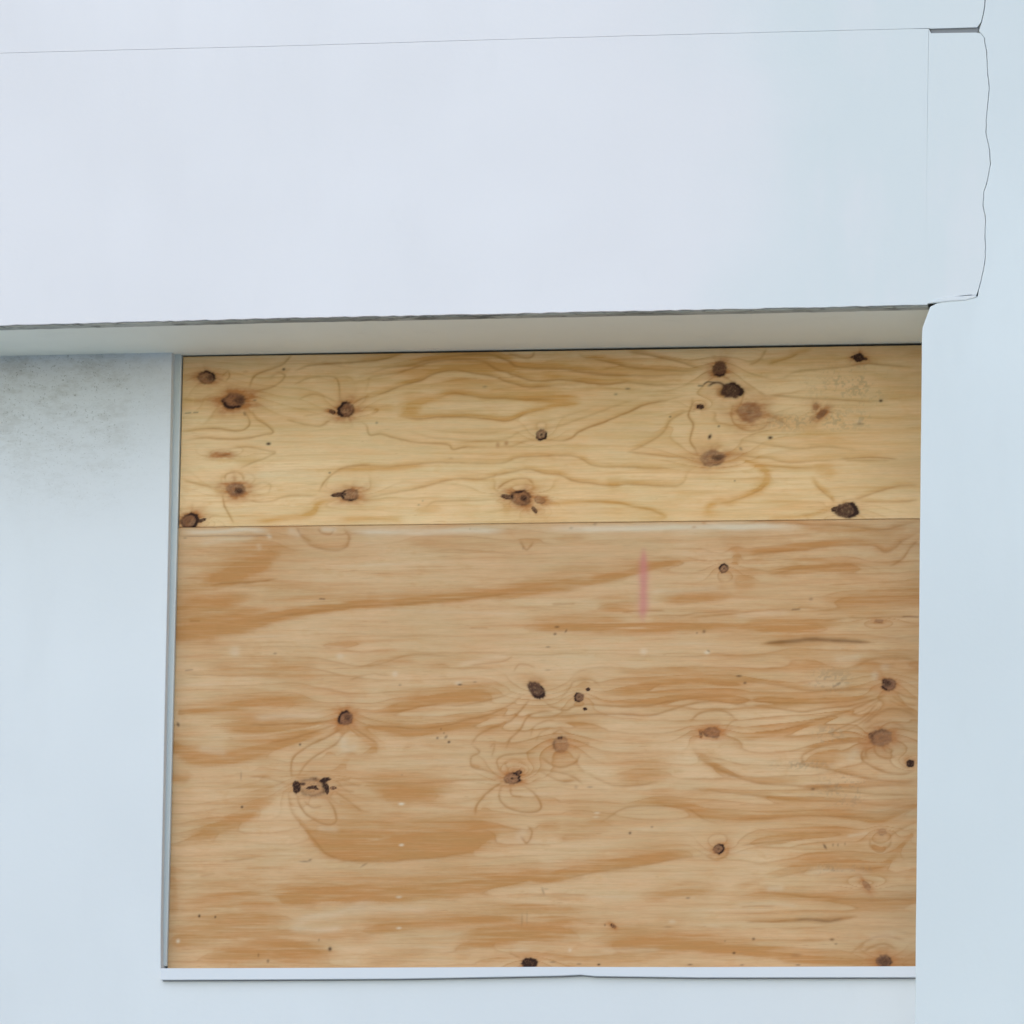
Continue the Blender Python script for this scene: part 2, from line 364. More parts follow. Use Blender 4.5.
UP_SPECKS = [(268.8,444,2.4,1.5,.95),(710,437,1.7,2.6,.95,'D',-25),(770.5,438,2.4,1.6,.95),(881,401,2,1.5,.9),(719,426.5,1.3,1.2,.6),(284,369.5,1.6,1.4,.75),
 (741,449,1.5,2.2,.45,'D',40),(628,389,2.6,1,.5),(616,394.5,2,1.2,.4),(330,473,1.3,1,.6),(670.5,417,1.3,1,.6),(377,423,1.5,1.3,.4),(735,481,1,1,.5),
 (255,400.5,1.8,.8,.6),(498,445,2.2,3,.5,'HALO'),(506.5,443.5,2.2,2.5,.6,'HALO'),(860,424,4.5,1.2,.35,'D'),(859,421.5,4,1.5,.35,'P'),(245,414,1.4,2.2,.5,'D',30),(246,372,3,1.2,.3,'HALO'),
 (225,455.5,5,.9,.35),(451,458.5,3,1,.3,'HALO'),(485,387,2.5,1.2,.3,'D'),(419,505,1.2,1,.3),(423,501,1,1,.3)]
LO_STROKES = [
 ('P',.75,3,[(183,532),(215,532),(245,530),(268,531)]), ('P',.5,3,[(200,543),(225,540),(255,537)]),
 ('P',.75,3.6,[(350,532),(385,532),(430,532),(470,531),(505,530)]), ('P',.95,3.6,[(552,529),(590,529),(640,528),(700,527),(760,527),(800,528)]),
 ('P',.6,4,[(290,531),(300,535)]), ('P',.5,3,[(322,529),(335,530)]), ('P',.5,2.5,[(258,545),(260,549)]), ('P',.5,2.5,[(268,534),(270,538)]),
 ('D',.35,.7,[(180,536.2),(220,536),(262,535.6),(274,536)]),
 ('F',.85,12,[(191,592,7),(205,584,10),(222,579,11),(238,571,11),(256,563,12),(272,553,10),(284,544,8),(290,538,6)]),
 ('F',.5,12,[(178,612,9),(205,604,12),(235,598,10),(262,590,7)]),
 ('F',.80,8,[(174,632,9),(200,631,10),(230,628,9),(258,621,8),(290,613,6),(320,609,5.5),(360,604,5),(389,603,5),(428,600,5),(467,596,5),(506,593,5),(550,587,6),(579,581,7),(618,575,5),(650,567,4),(681,562,3),(706,560,2)]),
 ('L',.35,1.3,[(250,622),(290,615),(320,611),(360,606),(400,604),(428,602),(467,598),(506,594),(550,588)]),
 ('F',.3,6,[(300,596,4),(350,597,5),(400,596,4)]),
 ('L',.5,1.2,[(211,585),(238,583),(254,582),(277,579)]), ('L',.4,1.1,[(190,621),(200,621)]), ('D',.5,1,[(320,598.6),(325,598.8)]),
 ('F',.55,3,[(318,645,2),(340,644,3),(370,642,3)]),
 ('L',.4,1.4,[(297,529),(302,536),(311,541)]), ('E',.42,1.5,[(303,539),(312,545),(325,549),(338,550),(347,546),(349,537),(344,529)]),
 ('L',.4,1.4,[(318,529),(322,533),(330,534),(334,529)]),
 ('F',.3,4,[(400,545,3),(425,543,5),(445,541,2)]), ('F',.5,3.5,[(518,540,2),(530,543,4),(545,540,3)]), ('L',.35,1.3,[(520,541),(527,550),(533,543)]),
 ('F',.45,3,[(545,538,2),(570,538,3),(595,537,2)]),
 ('F',.75,6,[(180,712,3),(205,710,4),(234,706,6),(269,703,7),(297,700,7),(322,705,4)]),
 ('F',.85,5,[(205,723,4),(224,726,6),(248,728,6),(277,727,5),(308,724,3),(336,722,2)]),
 ('L',.45,1.1,[(250,725),(277,724.5),(308,723),(336,721)]),
 ('P',.45,4,[(255,718),(290,715),(325,714)]), ('P',.35,4,[(200,748),(225,752)]),
 ('F',.8,7,[(172,746,7),(193,756,9),(219,759,7),(246,754,8),(269,747,6),(297,739,4.5),(320,733,3),(340,726,2)]),
 ('L',.35,1.3,[(269,743),(297,737),(320,730),(338,724)]),
 ('L',.4,1.4,[(344,727),(328,737),(312,744),(297,754),(291,764),(292,778)]),
 ('L',.35,1.3,[(299,776),(308,762),(322,752),(336,744),(345,733)]),
 ('F',.4,6,[(255,765,5),(265,772,7),(258,778,4)]), ('F',.35,4,[(325,757,4),(333,753,5)]), ('F',.45,4,[(334,776,2),(342,766,4),(348,757,4),(352,748,3)]),
 ('F',.6,4,[(348,727,1.5),(362,737,3.5),(374,744,5),(371,751,4),(358,757,3)]), ('L',.3,1.2,[(352,727),(366,736),(377,744)]),
 ('P',.5,5,[(343,740),(344,752)]), ('P',.4,4,[(355,746),(348,750)]),
 ('F',.65,4,[(350,725,2),(373,726,3),(397,730,5),(416,731,5),(440,729,4),(467,722,5),(491,716,4),(510,707,3),(522,696,2)]),
 ('L',.35,1.2,[(360,725),(380,726),(400,727.5),(416,729),(440,727),(467,720),(491,714),(510,705),(522,695)]),
 ('F',.8,6,[(366,709,5),(389,708,5.5),(416,703,6),(448,698,7),(475,695,8),(495,691,7),(516,686,4)]),
 ('L',.3,1.2,[(366,713),(395,712),(425,706),(460,705),(490,700),(515,692)]),
 ('F',.55,3,[(479,738,3),(490,730,4),(503,724,2),(515,714,2)]),
 ('L',.42,1.4,[(471,744),(479,735),(495,727),(510,721),(522,709),(530,699)]),
 ('L',.42,1.4,[(506,748),(510,739),(520,729),(528,717),(541,712),(552,712)]),
 ('L',.35,1.4,[(471,744),(479,752),(471,758),(473,767),(487,771),(502,776)]), ('F',.45,3,[(474,757,2),(475,764,3),(484,769,1)]),
 ('L',.25,1.3,[(530,737),(534,727),(545,721),(556,720)]), ('L',.2,1.3,[(536,742),(540,733),(550,728)]),
 ('L',.25,1.4,[(489,748),(494,744),(492,757)]),
 ('L',.45,1.4,[(475,815),(477,805),(487,793),(502,782)]), ('F',.5,6,[(482,803,2),(486,812,6),(492,820,6)]),
 ('L',.45,1.3,[(502,784),(499,795),(504,805),(518,811),(532,812),(541,807),(534,793),(524,786)]),
 ('L',.35,1.3,[(502,774),(497,762),(504,756),(518,754),(536,753)]), ('L',.25,1.2,[(510,772),(506,763),(516,760),(526,764)]),
 ('L',.3,1.2,[(510,786),(512,795),(522,797)]),
 ('L',.3,1.4,[(524,778),(537,771),(552,771),(572,776),(582,784)]), ('F',.3,4,[(530,779,3),(542,777,3)]),
 ('F',.7,7,[(354,781,3),(372,786,6),(389,791,8),(408,792,8),(440,792,7),(462,788,4)]), ('L',.25,1.2,[(350,778),(375,783),(400,784),(440,782),(500,779)]),
 ('F',.45,3,[(333,795,2),(347,805,4),(362,815,5),(368,825,5)]),
 ('L',.3,1.3,[(334,791),(347,800),(362,812)]),
 ('F',.95,14,[(296,815,2),(306,826,4),(320,838,9),(336,845,13),(352,845,15),(380,846,14),(420,845,13),(455,843,12),(480,836,12),(500,829,9),(512,830,6)]),
 ('F',.35,10,[(352,820,8),(362,828,8),(372,832,8)]),
 ('E',.42,1.4,[(289,795),(291,808),(297,819),(306,830),(316,842),(326,854),(342,860),(365,861),(400,860),(440,857),(470,852)]),
 ('L',.4,1.3,[(297,795),(301,807),(310,817),(326,824),(336,821),(334,809),(326,797)]), ('L',.25,1.2,[(304,800),(312,807),(322,806)]),
 ('P',.4,4,[(320,828),(336,829)]),
 ('F',.85,7,[(283,792,3),(269,799,6),(258,806,8),(242,816,9),(219,827,9),(196,837,8),(174,846,8)]),
 ('L',.3,1.3,[(285,783),(265,778),(250,776)]), ('P',.3,5,[(275,790),(283,786)]),
 ('F',.7,4,[(172,778,4),(184,779,4),(192,776,2)]),
 ('L',.28,1.2,[(336,786),(362,785)]), ('L',.3,1.2,[(337,790),(355,792)]), ('L',.3,1.2,[(336,781),(350,780)]),
 ('F',.5,7,[(172,870,5),(174,900,5),(173,930,6)]),
 ('L',.25,1.2,[(222,862),(240,860),(256,858)]), ('L',.2,1.2,[(200,876),(215,874)]),
 ('F',.8,8,[(252,890,3),(275,894,6),(297,897,9),(328,894,9),(360,893,10),(389,894,9),(428,891,9),(457,889,9),(479,884,8),(506,880,7),(530,877,7),(550,877,6.5),(569,872,6.5),(599,866,6),(628,862,6.5),(657,857,6),(681,854,5.5),(706,850,4)]),
 ('L',.25,1.2,[(560,880),(600,871),(640,866),(680,858),(706,856)]),
 ('F',.6,20,[(180,940,10),(205,932,15),(235,925,19),(268,920,20),(300,915,12)]), ('F',.7,12,[(190,956,10),(230,955,12),(270,948,14),(310,952,10),(350,958,6)]),
 ('F',.4,8,[(300,935,6),(340,938,7),(380,940,6)]),
 ('P',.5,5,[(293,925),(310,918),(335,914),(360,906),(375,905)]), ('P',.5,3,[(290,929),(320,930),(342,928)]), ('P',.3,4,[(350,912),(390,908),(430,910)]),
 ('F',.75,5,[(345,931,4),(375,928,5),(410,925,5),(450,921,5),(500,921,5),(545,922,5)]),
 ('F',.45,7,[(350,962,4),(400,958,6),(440,950,8)]),
 ('F',.75,12,[(445,948,8),(470,940,12),(510,932,13),(545,932,12),(575,930,13),(590,933,9)]),
 ('F',.8,8,[(590,940,7),(620,942,8),(650,943,8),(680,944,8),(712,947,6),(735,949,5.5),(759,953,4),(789,957,4.5),(828,960,4),(867,962,4),(915,961,5)]),
 ('F',.4,5,[(720,939,4),(735,944,4)]),
 ('P',.3,3,[(600,950),(660,950)]),
 ('F',.5,3.5,[(624,899,2),(649,898,4),(677,893,5),(708,889,5),(728,884,4)]),
 ('F',.6,8,[(545,830,4),(560,834,6.5),(587,830,9),(606,820,11),(618,812,8)]),
 ('F',.6,5,[(536,826,3),(552,828,5),(566,832,5)]), ('L',.3,1.3,[(520,836),(527,843),(532,832),(528,826)]), ('P',.35,5,[(518,838),(524,830)]),
 ('F',.75,5,[(622,806,4),(640,803,4),(657,801,4.5),(684,805,6),(708,814,7),(735,817,6),(759,817,4.5),(789,815,4),(818,814,3.5),(847,816,3.5),(878,820,3.5),(894,815,3),(916,805,2)]),
 ('L',.3,1.2,[(600,823),(622,809),(640,806),(670,806),(690,810),(705,820),(718,824)]),
 ('L',.35,1.2,[(735,819),(765,818),(800,816),(850,817),(878,819)]),
 ('F',.45,6,[(560,811,5),(580,813,7),(600,811,8)]), ('F',.35,7,[(542,800,6),(556,802,5)]),
 ('E',.45,1.3,[(734,557),(769,553),(808,549),(847,545),(871,545),(880,549),(886,552),(896,547),(904,540),(919,532)]),
 ('O',.6,4,[(734,555),(769,551),(808,546),(847,541),(880,545)]),
 ('F',.4,5,[(870,548,3),(884,550,6),(896,546,3)]),
 ('E',.4,1.2,[(745,522),(800,524),(850,526),(880,530),(900,526),(918,521)]), ('O',.5,3,[(800,527),(850,529),(885,532),(905,528)]),
 ('F',.6,5,[(730,548,4),(736,556,5),(733,568,3)]), ('F',.55,9,[(732,582,6),(745,582,9),(758,579,6)]),
 ('F',.65,4,[(760,577,4),(796,571,4.5),(824,569,4),(847,567,4.5),(878,568,4.5)]), ('L',.25,1.2,[(769,575),(796,569),(824,567),(860,565),(880,570)]),
 ('F',.7,6,[(816,598,4),(847,600,7),(882,600,8),(919,598,8)]), ('F',.5,7,[(905,585,4),(912,583,7),(918,582,7)]),
 ('L',.35,1.4,[(890,566),(902,559),(910,548),(918,540)]),
 ('L',.3,1,[(690,618),(730,614),(761,610),(794,610),(802,608),(828,610)]), ('D',.45,.9,[(792,610),(800,609.6)]),
 ('P',.3,3,[(735,617),(765,613),(790,613)]),
 ('L',.35,1,[(824,620),(855,618),(892,617),(919,617)]), ('D',.4,.8,[(902,617),(919,617)]),
 ('F',.75,5.5,[(510,626,4),(540,627,5),(579,627,6),(618,628,6.5),(657,627,6.5),(696,627,6),(730,626,5.5),(769,628,6),(808,627,5),(850,626,4)]),
 ('D',.38,2,[(765,643,1),(794,641.5,2),(816,639.5,2.2),(839,640.5,2),(870,642.5,1)]), ('L',.55,3,[(760,644,1),(794,642,3.5),(816,640,3.5),(845,641,3),(875,643,1)]),
 ('F',.5,11,[(775,656,5),(795,656,10),(812,662,13),(822,668,9)]), ('F',.5,5,[(845,672,5),(858,670,7),(880,663,5),(900,660,5),(917,663,5)]),
 ('L',.3,1.8,[(853,668),(867,661),(886,657),(906,658),(917,662)]), ('P',.4,4,[(835,660),(860,657)]), ('P',.4,5,[(810,683),(845,685)]), ('D',.35,1.2,[(834,687),(840,683)]),
 ('F',.6,5,[(649,599,4),(684,599,6),(715,597,6),(740,596,5)]), ('F',.6,6,[(590,606,5),(620,606,7),(645,603,6)]),
 ('L',.35,.9,[(622,612),(645,611),(665,611)]), ('L',.3,.9,[(650,615),(680,616),(700,613),(740,611)]), ('L',.35,.8,[(552,604),(575,604)]), ('P',.35,3,[(650,592),(690,590),(720,588)]),
 ('F',.6,4,[(593,697,3),(618,692,5),(645,686,5),(665,681,5),(696,679,5),(730,682,5),(770,684,4)]),
 ('F',.6,3.5,[(595,700,2),(626,703,3),(657,700,4),(688,696,4.5),(735,697,5),(770,700,3)]),
 ('L',.4,1.3,[(540,698),(552,707),(565,710),(575,706),(591,705),(614,706),(649,705),(677,700),(716,696)]),
 ('L',.42,1.4,[(540,715),(563,716),(587,714),(618,714),(649,715),(673,709),(696,703),(720,702),(740,704),(753,706)]),
 ('L',.25,1.2,[(560,700),(570,688),(574,682),(590,680),(600,686)]), ('F',.4,4,[(578,684,3),(588,683,5)]),
 ('F',.55,4,[(545,722,2),(571,722,3),(596,727,6),(612,728,5)]),
 ('L',.42,1.4,[(542,758),(552,765),(563,767),(575,763),(580,755)]), ('L',.3,1.1,[(573,742),(590,743)]), ('L',.25,1.1,[(573,748),(590,745)]), ('L',.35,1.3,[(552,735),(560,730),(570,735)]),
 ('L',.35,1.4,[(690,721),(700,713),(716,710),(729,713),(736,720)]), ('L',.25,1.2,[(726,728),(732,722),(738,720)]),
 ('E',.45,1.5,[(692,748),(700,758),(716,768),(735,776),(759,783),(789,785),(818,787),(851,787),(880,785),(916,784)]),
 ('F',.6,5,[(692,748,3),(702,757,5),(718,768,5),(738,776,4)]), ('F',.35,5,[(735,735,4),(742,745,5)]), ('F',.3,4,[(690,722,3),(692,745,4)]),
 ('F',.7,7,[(610,774,6),(625,776,8),(645,773,10),(665,772,9),(678,772,4)]),
 ('E',.35,1.2,[(673,785),(696,788),(730,793),(761,796),(789,800),(818,801),(847,802),(886,805),(916,801)]),
 ('F',.5,3,[(740,790,2),(770,798,3),(815,802,3),(850,804,3)]), ('L',.3,1.2,[(820,790),(850,792),(878,794),(916,795)]),
 ('L',.28,1.4,[(540,772),(552,777),(563,781),(575,780)]), ('F',.35,3,[(560,780,3),(575,779,3)]),
 ('L',.28,1.4,[(587,774),(602,781),(622,786),(657,782)]),
 ('E',.42,1.3,[(730,680),(753,682),(779,685),(808,690),(837,690),(867,689),(882,686)]),
 ('F',.55,3,[(730,696,4),(759,698,3.5),(789,700,3),(818,701,3),(847,699,3),(871,694,2)]), ('L',.35,1.2,[(730,699),(759,701),(789,703),(818,703),(847,701),(871,696),(884,690)]),
 ('L',.42,1.3,[(750,704),(773,708),(798,711),(824,709),(851,705),(875,699),(886,692)]),
 ('F',.6,3.5,[(722,740,5),(740,738,5),(760,735,4),(781,732,3.5),(804,726,3),(828,719,2.5),(847,713,2),(867,705,2)]), ('L',.35,1.2,[(760,733),(781,730),(804,724),(828,717),(847,711),(867,703),(888,693)]),
 ('L',.38,1.2,[(832,737),(835,731),(847,725),(863,717),(878,703)]), ('L',.3,1.1,[(842,733),(856,726),(868,717),(880,706)]), ('L',.25,1.1,[(850,716),(866,709),(882,698)]),
 ('L',.4,2,[(863,725),(875,715),(890,709),(906,711),(917,719)]), ('F',.4,4,[(875,716,2),(890,712,4),(906,714,5),(917,722,3)]),
 ('L',.35,1.2,[(897,692),(906,697),(917,699)]), ('L',.35,1.2,[(892,696),(903,703),(917,706)]), ('L',.3,1.1,[(889,700),(901,706),(916,712)]),
 ('L',.3,1.2,[(834,739),(851,741),(869,737)]), ('L',.3,1.2,[(858,742),(868,744)]),
 ('E',.42,1.3,[(803,762),(802,757),(808,752),(824,746),(847,742),(867,741)]), ('F',.7,9,[(806,758,4),(816,758,9),(830,756,10),(843,752,5)]),
 ('L',.38,1.3,[(802,758),(805,765),(824,768),(847,774),(867,778),(900,782),(916,781)]), ('F',.45,3,[(830,768,4),(855,774,4),(880,780,4)]),
 ('L',.4,1.4,[(867,746),(861,757),(871,766),(886,772),(903,774),(914,771)]), ('L',.42,1.3,[(874,744),(877,754),(886,758),(896,756)]), ('L',.3,1.2,[(880,744),(888,752),(894,750)]),
 ('L',.25,1.5,[(865,731),(876,723),(892,722),(906,729)]), ('F',.4,4,[(896,752,4),(908,754,5),(916,752,4)]), ('P',.35,5,[(850,760),(856,752)]),
 ('F',.7,4,[(734,841,3),(750,841,4.5),(769,839,4.5),(808,835,4.5),(847,832,3.5),(868,829,2)]), ('L',.3,1.1,[(740,845),(769,842),(808,838)]), ('P',.5,1.5,[(848,836),(868,833)]),
 ('F',.5,4,[(729,838,2),(726,847,3),(724,856,4),(712,858,3)]), ('L',.3,1.2,[(706,856),(716,860),(726,855),(728,846)]),
 ('E',.35,1.3,[(917,822),(903,828),(893,834),(888,840)]), ('F',.5,3,[(871,838,2),(873,846,4),(882,849,3),(890,843,2)]), ('L',.3,1.3,[(870,838),(871,846),(880,850),(889,846),(892,838)]),
 ('F',.6,6,[(757,880,3),(775,873,5),(796,867,6),(812,860,8),(839,860,8),(865,866,7),(880,866,5),(892,858,4),(900,847,3),(912,835,2)]), ('L',.25,1.2,[(770,878),(790,874),(815,870),(870,869),(890,863)]),
 ('P',.35,3,[(808,874),(840,871),(870,874)]), ('P',.5,4,[(769,889),(782,888)]),
 ('F',.5,4,[(730,888,3),(750,884,4),(770,878,3)]), ('F',.6,4,[(730,898,3),(759,895,4),(789,897,4.5),(828,899,4),(867,902,5),(895,903,5),(917,899,4)]), ('L',.3,1.1,[(759,892),(789,895),(828,898),(867,900),(917,898)]),
 ('F',.35,5,[(905,880,3),(914,872,6)]),
 ('L',.5,2,[(746,922,1),(779,921,1.5),(808,919.5,2.5),(824,920,3),(839,919,2.5),(858,916.5,1)]), ('D',.3,1.4,[(795,920),(812,919),(828,921),(842,918.6)]),
 ('L',.25,1,[(740,907),(775,906)]), ('P',.35,2.5,[(735,905),(770,904),(800,906)]),
 ('L',.35,1.5,[(862,952),(872,947),(884,944),(896,949)]), ('L',.25,1.5,[(850,955),(868,940),(885,936),(905,941)]), ('P',.4,4,[(870,937),(895,934)]), ('F',.35,4,[(850,948,3),(872,943,5),(900,943,4)]),
 ('F',.45,3,[(470,962,3),(500,960,4),(518,955,3)]), ('L',.3,1.2,[(510,953),(520,958)]), ('P',.3,4,[(516,948),(528,950)]),
 ('F',.5,4,[(362,668,2),(379,661,4.5),(409,659,5),(425,662,3)]), ('F',.35,3.5,[(425,672,2),(440,668,4),(452,665,2)]), ('L',.2,1.2,[(350,680),(370,674),(390,676)]), ('L',.22,1.2,[(352,668),(380,664),(410,655),(450,656)]),
 ('F',.3,8,[(185,660,6),(230,665,8),(300,668,8),(340,672,5)]), ('L',.25,1,[(185,675),(230,676),(280,675)]), ('D',.3,.9,[(185,671),(193,670)]),
 ('L',.25,1,[(470,628),(488,628)]), ('P',.3,3,[(460,665),(490,659),(510,656)]), ('L',.25,1.1,[(470,666),(500,662),(512,657)]), ('L',.25,1.1,[(514,672),(520,664),(535,668)]),
 ('R',.62,4.2,[(644,549,3),(644,560,4),(644,572,4.6),(643.5,590,4.2),(643,604,4.8),(643,620,3.8)]), ('R',.2,7,[(643.5,560,6),(643.5,585,7),(643,612,7)]),
]
LO_KNOTS = [
 (724,568.5,4.8,4.6,0,dict(ring=1.25,core=.8,cr=.25,halo=.2,tan=.8)),
 (345.5,718.5,8.3,7,0,dict(cx=.25,cy=.1,cr=.5,core=.75,ring=.8,halo=.75,tan=.95)),
 (536.5,690,10.5,6.3,-42,dict(fill=.7,ring=1.3,halo=.15,tan=1)),
 (579,697,5,4.8,0,dict(ring=1.25,core=.75,cr=.4,halo=.2,tan=.95,fill=.35)), (588,689.4,2.2,1.6,0,dict(fill=1,halo=.2)), (585,709,2.2,1.5,0,dict(fill=1,halo=.2)),
 (561,744.5,8.6,8.6,0,dict(ring=.30,core=.12,cr=.3,halo=.45,tan=.45)), (560,738,3,1.6,-5,dict(fill=.7,halo=.3)),
 (712,732.5,9,5.5,0,dict(ring=.55,core=.25,cr=.3,halo=.75,tan=.65)), (701,734,2,4,0,dict(fill=.1,halo=.8,tan=.4)),
 (512,778.5,9,6.2,5,dict(ring=.9,core=1,cr=.22,halo=.65,tan=.75)), (518,773,4,2.5,30,dict(fill=.7,halo=.5)),
 (312,787,15,10,0,dict(ring=.7,core=0,halo=.3,tan=.12)),
 (297,787,4.6,6.4,5,dict(fill=1,ring=.6,halo=.2)), (303,784,3,1.8,0,dict(fill=.7,halo=.1)), (325,780,6,2.6,15,dict(fill=1,ring=.5,halo=.2)), (327,789,2.2,6,8,dict(fill=1,ring=.4,halo=.2)), (333,788,3.5,1.6,0,dict(fill=.2,halo=.5)),
 (311,787.5,6,1.8,12,dict(fill=.9,halo=.1)), (315,788,4,1.5,-20,dict(fill=.8,halo=.1)),
 (889,684.5,7.4,6.6,0,dict(cx=-.15,cy=.15,cr=.6,core=.95,ring=.8,halo=.6,tan=1)),
 (882,738,11,8.6,5,dict(ring=.35,core=.2,cr=.4,halo=.6,tan=.68)), (872,736,4,4,0,dict(fill=.12,tan=.5,halo=.6,ring=.4)),
 (910.5,763.3,4.2,3.6,0,dict(fill=1,ring=1,halo=.5)),
 (718.5,848.8,5.8,4.8,0,dict(ring=1.1,core=.7,cr=.3,halo=.5,tan=.8,fill=.2)),
 (529,963,8.5,5.2,5,dict(fill=1,ring=1,halo=.3)),
 (884,961.5,8,7,0,dict(fill=.25,ring=.55,core=.7,cr=.8,halo=.55,tan=1)),
 (882,832,4.5,3.4,0,dict(ring=.2,core=.1,halo=.35,tan=.25)),
 (613.5,926,3,1.8,-40,dict(fill=.25,tan=.6,halo=.7)), (866.5,885.5,6,2.6,-50,dict(fill=.0,tan=.45,halo=.5,ring=.2,core=.15)),
 (879,621,5,2,0,dict(fill=.1,tan=.5,halo=.5,ring=.2,core=.2)),
]
LO_SPECKS = [(449,742,1.5,1.3,.8),(446,737,1.4,2,.5,'D',-40),(437.5,738,1.3,1.3,.6),(441,729,1,1,.4),(444,733,1,1,.4),(300,744.5,1.3,1.2,.75),(242,807,1.4,1.3,.8),(199.3,916,1.2,1.5,.9),(215.3,917,1.1,1.3,.75),(330,949,1.9,2.1,.85),
 (268,961,1.4,1.8,.5),(258.5,955,1,2,.35),(319,940,1,1.4,.35),(630,833,1.4,1.4,.7),(652,827,1.4,1,.4),(605,925,1,1.2,.5),(557,627,2.5,1.1,.55),(555,634,1.7,1.3,.6),(566,631,1,2,.5,'D',-30),(548,647,2.2,.9,.4),(704,631.5,1.8,1.8,.5),(697,633,1,1,.4),(708.5,651,1.8,1,.45,'D',-30),(707,652.5,3,1.8,.6,'P'),
 (460,684.6,2.2,1,.7),(458,683,4,2,.5,'P'),(178,724.5,1.5,2.3,.7,'D',25),(739,676,3,1.2,.55),(745,683,1.7,1.2,.6),(734,953,1.7,1.2,.75),(753.5,939,1.6,1.5,.6),(832,939.5,2.2,1.3,.55),(836,944,1.5,1,.4),(825,846.5,1.2,3.2,.65,'D',30),(833,845,1,1.6,.35),(838,845,1,1.6,.35),(845,844,1,1.6,.3),
 (598.8,964.6,1.6,1,.9),(553,962,3,1,.4),(579,964,2.5,.9,.4),(690,964.6,2.5,.8,.6),(798,965,2.5,.8,.5),(742,965,2,.8,.4),(305,861.5,5.5,1,.4),(310,860,2,1,.5,'D',20),(275,653.5,1.8,1,.4),(402,775,1,1,.2),
 (400,685,1.6,1.2,.3),(401.5,804,3,1.4,.8,'P'),(401.5,845,2.6,1.3,.8,'P'),(399,897,3,1.2,.7,'P'),(399,928,2.6,1.2,.7,'P'),(643.5,651.5,4,3.2,.5,'P'),(570,950,2,2,.5,'P'),(178,941,2,2,.8,'P'),(235,651,6,5,.35,'P'),(395,674,3,3,.35,'P'),(340,656,4,3,.35,'P'),
 (597,813,3,1,.5,'P'),(596,817,3,1,.4,'P'),(688,898,2.2,1,.45),(543,891,1.2,4,.3,'D',20),(546,889,3,1,.2),(668,927,4,1,.22),(672,922,4,2,.35,'P'),(523,548,1,2,.2),(364,865,4,1,.3,'D',30),(241,776,.9,4,.25),
 (811,599,2,1.8,.3),(885,667,5,4,.25,'P'),(875,676,4,5,.35,'P'),(522,920,1,6,.2),(527,918,.8,7,.16),(813,789,2,1.2,.5),(595,524,2,1.5,.3),(704,523,2.5,1.5,.4,'HALO'),(694,527,2.5,1.3,.4,'HALO'),
 (571,528,2,1.2,.25),(470,529,1,1,.2),(185,538,2,1,.3),(590,787,3,1,.3),(576,787,2,2,.2),(725,941,1,1,.3),(475,682,2,1,.3),(548,670,3,1,.25),(796,955,5,2,.2)]

